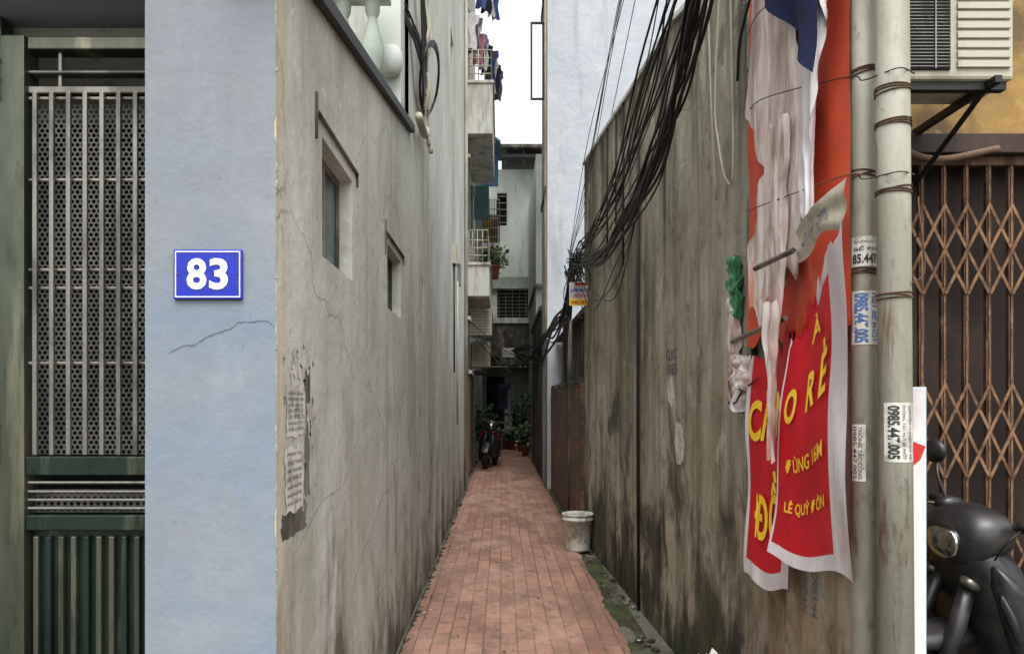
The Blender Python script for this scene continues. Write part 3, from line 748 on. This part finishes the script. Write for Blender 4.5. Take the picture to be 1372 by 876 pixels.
# ---------------------------------------------------------------- bucket
BK=group('paint_bucket'); w=MB()
w.lathe((.765,7.42,.03),[(0,0),(.118,.0),(.122,.02),(.148,.30),(.158,.30),(.158,.322),(.150,.326),(.153,.352),(.160,.355),(.160,.368),(.144,.368),(.144,.34),(.12,.06),(0,.06)],'bucket',36)
w.lathe((.765,7.42,.03),[(.143,.30),(0,.30)],'dirty',30)
w.build('pail',BK)
w=MB(); w.tube(cr([(.765-.162,7.42,.33),(.70,7.27,.27),(.765,7.255,.22),(.84,7.27,.27),(.765+.162,7.42,.33)]),.004,'steel'); w.build('handle',BK)
# ---------------------------------------------------------------- right mid structures
w=MB(); w.box(.86,.98,8.05,12.85,-.05,1.72,'brick'); BW=group('brick_wall'); w.build('bricks',BW)
w=MB()
for i in range(24): w.box(.85+U(-.01,.01),.99,8.06+i*.2,8.06+i*.2+.19,1.722,1.75+U(0,.05),'dirty')
w.build('broken_top',BW,.004)
w=MB(); w.box(1.05,3.,8.16,12.8,-.05,2.55,'dirty'); w.box(.95,3.,8.16,12.85,2.552,2.62,'dirty'); w.build('old_shed')
T_=group('tall_blue_building')
w=MB(); w.box(.80,9,12.9,14.4,-.05,22,'tall'); w.build('walls',T_)
w=MB(); w.box(.785,.799,12.95,14.35,2.8,22,'cream'); w.box(.76,.785,12.95,14.35,5.2,5.3,'dirty'); w.box(.76,.785,12.95,14.35,8.9,9.0,'dirty'); w.build('unrendered_side',T_)
w=MB(); frame(w,.52,.785,6.95,8.35,.035,13.285,13.315,'black'); w.build('open_window_sash',T_)
w=MB()
w.box(.79,1.0,14.42,19,-.05,3.3,'dirty'); w.box(.74,1.02,14.42,19.02,3.302,3.40,'dirty')
w.build('stained_wall')
w=MB(); w.box(.9,5,19.3,24.9,-.05,8,'end'); w.box(.86,5.,19.2,24.9,4.5,4.6,'dirty'); w.build('rear_house')
w=MB(); w.tube([(.86,9.3,0),(.86,9.3,2.9)],.025,'dirty',12); w.tube([(.775,13,0),(.775,13,9)],.02,'cream',10); w.build('drain_pipe')
# ---------------------------------------------------------------- left balcony house
BH=group('balcony_house'); w=MB()
w.box(-5,-.68,13.6,19.2,-.05,18,'white'); w.build('walls',BH)
def balcony(par,y0,y1,x0,x1,z0,z1,zr,nm):
    w=MB(); w.box(x0,x1,y0,y1,z0,z1,'white'); w.box(x0,x1+.03,y0-.03,y1+.03,z1+.001,z1+.06,'white'); w.build(nm,par,.01)
    w=MB()
    for z in (z1+.2,z1+.35,z1+.5,zr): w.tube([(x0,y0+.03,z),(x1-.03,y0+.03,z),(x1-.03,y1-.03,z),(x0,y1-.03,z)],.014,'acw',6)
    for i in range(5): w.tube([(x0+(x1-x0-.03)*i/4,y0+.03,z1),(x0+(x1-x0-.03)*i/4,y0+.03,zr)],.01,'acw',6)
    for i in range(14): w.tube([(x1-.03,y0+.03+(y1-y0-.06)*i/13,z1),(x1-.03,y0+.03+(y1-y0-.06)*i/13,zr)],.01,'acw',6)
    w.build(nm+'_railing',par)
balcony(BH,14,17.2,-.679,-.17,6.6,7.55,8.2,'upper_balcony')
balcony(BH,14.5,17.6,-.679,-.24,3.6,4.2,4.9,'lower_balcony')
w=MB()
for (a,b,d,e) in ((14.2,14.9,5,6.2),(14.2,14.9,2.2,3.1),(16,16.8,5,6.2),(15,16.6,.1,2.1)):
    w.box(-.679,-.64,a,b,d,e,'wood' if d<.2 else 'teal')
    w.box(-.679,-.60,a-.06,b+.06,e+.001,e+.07,'white')
w.build('openings',BH)
w=MB()
def cloth(x,y,z,wd,ln,m,seed):
    def f(u,v):
        return (x+(u-.5)*wd*(1.35 if v>.72 else .9)+.02*math.sin(v*7+seed),y+.03*math.sin(u*9+seed)+.02*noise.noise(Vector((u*3,v*3,seed))),z-ln*(1-v)+.03*math.sin(u*3.14))
    w.grid(f,10,14,m)
for i in range(12):
    cloth(-.60+.045*i,14.1+.2*i,U(8.8,9.0),U(.16,.26),U(.5,.75),['shirt3','shirt4','shirt3','shirt1','shirt2','shirt3','jacket','shirt4','shirt2','shirt3','jacket','shirt4'][i],i)
for i in range(6): cloth(-.58+.09*i,14.1+.2*i,9.9+U(-.1,.1),U(.16,.26),U(.5,.7),['shirt4','shirt3','shirt2','jacket','shirt3','shirt2'][i],i+3)
w.tube([(-.66,14.0,9.02),(-.1,16.6,9.0)],.01,'steel'); w.tube([(-.67,14.05,9.4),(-.1,14.05,9.4)],.012,'steel'); w.tube([(-.66,14.0,9.95),(-.1,15.3,9.9)],.01,'steel')
w.build('laundry')
w=MB(); w.box(-.679,-.35,17.8,18.6,2.2,2.28,'dirty'); w.box(-.66,-.2,15.2,15.75,2.9,3.45,'acw'); w.ring((-.195,15.47,3.17),.2,.01,'black','X'); w.box(-.66,-.25,16.2,16.8,2.3,2.85,'acw')
for k in range(8): w.box(-.62,-.24,15.19,15.198,2.95+k*.06,2.97+k*.06,'steel')
w.build('air_conditioner',bevel=.01)
H2=group('green_house'); w=MB()
w.box(-5,-.52,19.5,24.9,-.05,8.6,'green_wall'); w.box(-.55,-.05,19.6,22.5,5.6,5.75,'white'); w.box(-.55,-.05,19.6,22.5,2.75,2.9,'dirty'); w.build('walls',H2)
w=MB()
w.box(-.51,-.1,20.0,21.8,5.76,6.6,'yellow')
for z in (5.9,6.15,6.4,6.65,6.9): w.tube([(-.5,19.62,z),(-.06,19.62,z),(-.06,22.4,z)],.015,'acw',6)
for i in range(8): w.tube([(-.5+i*.062,19.62,5.75),(-.5+i*.062,19.62,6.9)],.01,'black',6)
w.build('balcony_grille',H2)
w=MB()
w.add([(-.68,17.6,8.2),(-.02,17.6,7.7),(-.02,19.0,7.7),(-.68,19.0,8.2),(-.68,17.6,8.25),(-.02,17.6,7.75),(-.02,19.0,7.75),(-.68,19.0,8.25)],[(0,1,2,3),(4,5,6,7),(0,1,5,4),(1,2,6,5)],'bluecl')
w.box(-.5,-.08,18.4,18.45,6.9,7.7,'bluecl'); w.box(-.66,-.3,17.7,17.75,5.9,6.7,'tealp'); w.build('blue_awning')
# ---------------------------------------------------------------- end house
E=group('end_house'); w=MB(); EY=25
PE=lambda u,v,k:(u,EY+k,v)
wall(w,PE,-4,5,4.3,9.4,[(-.15,1.36,4.3,5.35),(-.15,.18,7.5,8.6)],.3,'end'); w.build('upper_wall',E)
w=MB(); w.box(-4,5,EY-.12,EY-.001,5.36,5.75,'green_wall'); w.box(-4,5,EY-.9,EY+.3,2.75,4.1,'dirty'); w.box(-4,5,EY-.95,EY+.3,4.102,4.28,'white')
w.box(-4,5,EY+.2,EY+.4,-.05,2.74,'green_wall'); w.box(-.5,.1,EY+.17,EY+.199,.24,2.4,'dark'); w.build('lower_walls',E)
w=MB(); w.box(.0,1.6,EY-.8,EY+.5,9.55,9.65,'black'); w.box(-.2,1.7,EY-.9,EY+.5,9.85,9.95,'dirty')
for x in (.1,.7,1.3): w.box(x,x+.06,EY-.6,EY-.5,9.4,9.85,'tealp')
w.box(1.18,1.32,EY-.2,EY-.1,8.3,9.4,'rprint'); w.build('roof_canopy',E)
w=MB(); w.box(-.15,1.36,EY+.2,EY+.22,4.3,5.35,'dark'); w.box(-.15,.18,EY+.2,EY+.22,7.5,8.6,'dark')
for k in range(9): w.box(-.15,1.36,EY+.02,EY+.04,4.36+k*.12,4.375+k*.12,'steel')
for k in range(7): w.box(-.1+k*.23,-.085+k*.23,EY+.0,EY+.02,4.3,5.35,'steel')
for k in range(5): w.box(-.15,.18,EY+.02,EY+.04,7.6+k*.22,7.63+k*.22,'steel')
w.build('window_bars',E)
w=MB(); w.box(.02,.42,EY-.915,EY-.905,3.0,3.3,'paper'); w.text('BÁN NHÀ',lambda u,v:(.05+u*.33,EY-.918,3.17+v*.08),'rprint'); w.text('0912 345',lambda u,v:(.05+u*.33,EY-.918,3.05+v*.08),'print'); w.build('for_sale_sign',norm=False)
w=MB(); w.box(-.52,1.4,24.0,24.3,0,.12,'terra'); w.box(-.52,1.4,24.302,25.2,0,.24,'white'); w.build('steps',bevel=.01)
w=MB()
def jk(u,v):
    wd=.46 if v<.72 else .46+.22*math.sin(min(1,(v-.72)/.28)*1.57)
    if v>.9: wd*=1-(v-.9)*2.5
    return (-.06+(u-.5)*wd,21+.05*math.sin(u*9)+.03*math.sin(v*6),1.34+v*.70)
w.grid(jk,14,20,'jacket'); w.tube([(-.32,21.02,2.0),(.2,21.02,2.0)],.01,'steel'); w.tube([(-.52,21.02,2.04),(.9,21.02,2.07)],.006,'cable'); w.build('hanging_jacket')
def plant(x,y,r,h,n,m,pot=.16,z=.03):
    G=group('potted_plant'); w=MB()
    w.lathe((x,y,z),[(0,0),(pot*.7,0),(pot,.26),(pot*1.1,.26),(pot*1.1,.30),(pot*.9,.30),(pot*.9,.25),(0,.25)],'terra',18); w.build('pot',G)
    w=MB()
    for k in range(6):
        a=k*1.05; w.tube(cr([(x,y,z+.25),(x+.3*r*math.cos(a),y+.3*r*math.sin(a),z+.25+h*.4),(x+.7*r*math.cos(a),y+.7*r*math.sin(a),z+h*U(.7,1))],4),[.014]*4+[.01]*4+[.004],'wood',5)
        w.leaves((x+.6*r*math.cos(a),y+.6*r*math.sin(a),z+h*U(.45,.9)),(r*.5,r*.5,h*.28),n//6,random.choice([m,m,'leafd' if m=='leaf' else 'leaf']),.11)
    w.build('foliage',G)
plant(.62,22.6,.36,1.75,420,'leafd'); plant(.30,23.4,.25,.7,150,'leaf',.13); plant(-.30,23.2,.3,1.1,220,'leaf'); plant(.1,23.6,.2,.6,120,'leaf',.12); plant(-.45,18.9,.3,1.4,260,'leafd'); plant(.66,20.6,.2,.8,120,'leaf',.12)
plant(-.16,16.4,.3,.75,160,'leaf',.12,4.25)
# ---------------------------------------------------------------- overhead cables
w=MB()
j=lambda s:U(-s,s)
for i in range(17):
    b=U(-.13,.14)
    w.tube(cr([(.86+j(.05),9.2,3.3+j(.12)),(.80+j(.03),8+j(.3),3.04+j(.06)),(.80+j(.02),6.2,2.72+j(.06)+b*.3),(.80+j(.03),4.7,2.68+j(.04)+b*.6),(.79+j(.04),3.8,2.78+j(.05)+b),(.79+j(.04),3.3,2.95+j(.05)+b),(.76+j(.05),2.8,3.16+j(.06)+b),(.7+j(.05),2.0,3.6+j(.1))],7),U(.004,.009),'cable',6)
for i in range(12):
    b=U(-.2,.25)
    w.tube(cr([(.85+j(.05),9.1,3.25+j(.1)),(.80+j(.05),7.4,3.0+j(.1)),(.82+j(.05),5.6,3.0+j(.08)+b*.4),(.84+j(.06),4.3,3.24+b),(.86+j(.08),3.2,3.62+b),(.9,2.2,4.1+b)],7),U(.003,.007),'cable',6)
for i in range(6):
    w.tube(cr([(.85,9.2,3.3+U(-.1,.1)),(.9+U(-.1,.1),7.5,3.9+U(-.2,.3)),(1.0,6.,4.6+U(-.3,.4)),(1.1,4.,5.6)],6),.0035,'cable',5)
for i in range(26):
    cx,cy,cz=.83+U(-.05,.05),8.0+U(-.6,1.0),2.98+U(-.14,.12); r=U(.06,.17)
    w.tube([(cx+.4*r*math.sin(a+i),cy+r*math.cos(a)*1.4,cz+r*math.sin(a)) for a in [k*math.pi/8 for k in range(16)]],.006,'cable',5,True)
for i in range(12):
    w.tube(cr([(.85,9.0+U(-.2,.3),3.2),(.84+U(-.05,.02),9.4,2.7+U(-.2,.2)),(.78,11.,2.55+U(-.2,.2)),(.74,14,2.5+U(-.3,.3)),(.7,17.5,2.6+U(-.3,.3)),(.3,21,3.0)]),U(.008,.02),'cable',5)
for i in range(5):
    w.tube(cr([(.74,12+i,2.6),(.2,13.2+i,2.35+U(-.2,.2)),(-.62,14.4+i,2.9+U(-.2,.3))]),.009,'cable',5)
for i in range(5):
    w.tube(cr([(.84,8.4,3.1),(.80,9.2+U(-.2,.2),2.4+U(-.3,.2)),(.84,9.8,1.9+U(-.3,.3)),(.85,10.2,2.6)]),.008,'cable',5)
for i in range(3):
    w.tube(cr([(.80,8,3.0),(.83,6.8,2.55-i*.1),(.86,5.6,2.3+i*.12),(.9,4.9,2.75),(.88,4.2,3.0)]),.004,'cable',5)
w.build('overhead_cables')
w=MB()
for i in range(12):
    w.tube(cr([(-1.1,4.6,4.6+j(.1)),(-.75,4.9,4.25+j(.1)),(LX+.06,5.2,4.0+j(.1)),(LX+.05,5.5,3.75+j(.1)),(LX+.05,5.6+j(.2),4.2+j(.2)),(LX+.06,5.3,4.6)]),U(.004,.009),'cable',6)
for r in (.2,.22,.17): w.tube([(LX+.09+.06*math.sin(a),5.6+.4*math.cos(a),3.95+r*math.sin(a)) for a in [k*math.pi/10 for k in range(20)]],.009,'cable',6,True)
for k in range(2):
    w.tube([(LX+.05+.02*math.cos(t*3),5.75+k*.16+.02*math.sin(t*3),3.5+t*.22) for t in [q*.25 for q in range(26)]],.018,'acw',8)
w.tube(cr([(LX+.05,5.2,3.52),(LX+.06,5.5,3.50),(LX+.05,5.75,3.62)]),.03,'acw',8)
w.build('cable_tangle')
AS=group('advertising_sign'); w=MB()
w.box(.715,.985,7.80,7.81,2.53,2.775,'vinylw'); w.box(.716,.984,7.796,7.799,2.53,2.60,'yel'); w.box(.77,.92,7.796,7.799,2.745,2.77,'rprint')
w.text('LẮP MẠNG',lambda u,v:(.73+u*.24,7.794,2.67+v*.055),'signblue',.03); w.text('0982.383.789',lambda u,v:(.73+u*.24,7.793,2.545+v*.035),'rprint',.02); w.text('INTERNET',lambda u,v:(.76+u*.18,7.794,2.62+v*.03),'rprint',.01)
w.build('panel',AS,norm=False)
w=MB(); w.tube([(.85,7.815,2.5),(.85,7.9,3.0)],.006,'steel'); w.build('hanger',AS)
# ---------------------------------------------------------------- world, light, camera
wd=bpy.data.worlds.new('World'); scene.world=wd; wd.use_nodes=True; t=wd.node_tree; bg=t.nodes['Background']
sky=t.nodes.new('ShaderNodeTexSky'); sky.sky_type='NISHITA'; sky.sun_disc=False
sky.sun_elevation=math.radians(62); sky.sun_rotation=math.radians(170); sky.air_density=1.5; sky.dust_density=5; sky.ozone_density=1
hs=t.nodes.new('ShaderNodeHueSaturation'); hs.inputs['Saturation'].default_value=.08; hs.inputs['Value'].default_value=2.35
t.links.new(sky.outputs[0],hs.inputs['Color']); t.links.new(hs.outputs[0],bg.inputs[0]); bg.inputs[1].default_value=.15
sl=bpy.data.lights.new('sun','SUN'); sl.energy=1.4; sl.angle=math.radians(25); sl.color=(1,.965,.90)
so=bpy.data.objects.new('sun',sl); scene.collection.objects.link(so)
so.rotation_euler=(math.radians(28),0,math.radians(-10))
cam=bpy.data.cameras.new('camera'); co=bpy.data.objects.new('camera',cam); scene.collection.objects.link(co)
co.location=(0,0,1.5); co.rotation_euler=(math.radians(90),0,0)
cam.sensor_width=36; cam.lens=25.98; cam.shift_x=14/1372; cam.shift_y=102/1372; cam.clip_end=1000; cam.clip_start=.05
scene.camera=co
scene.view_settings.view_transform='Standard'; scene.view_settings.look='None'; scene.view_settings.exposure=0
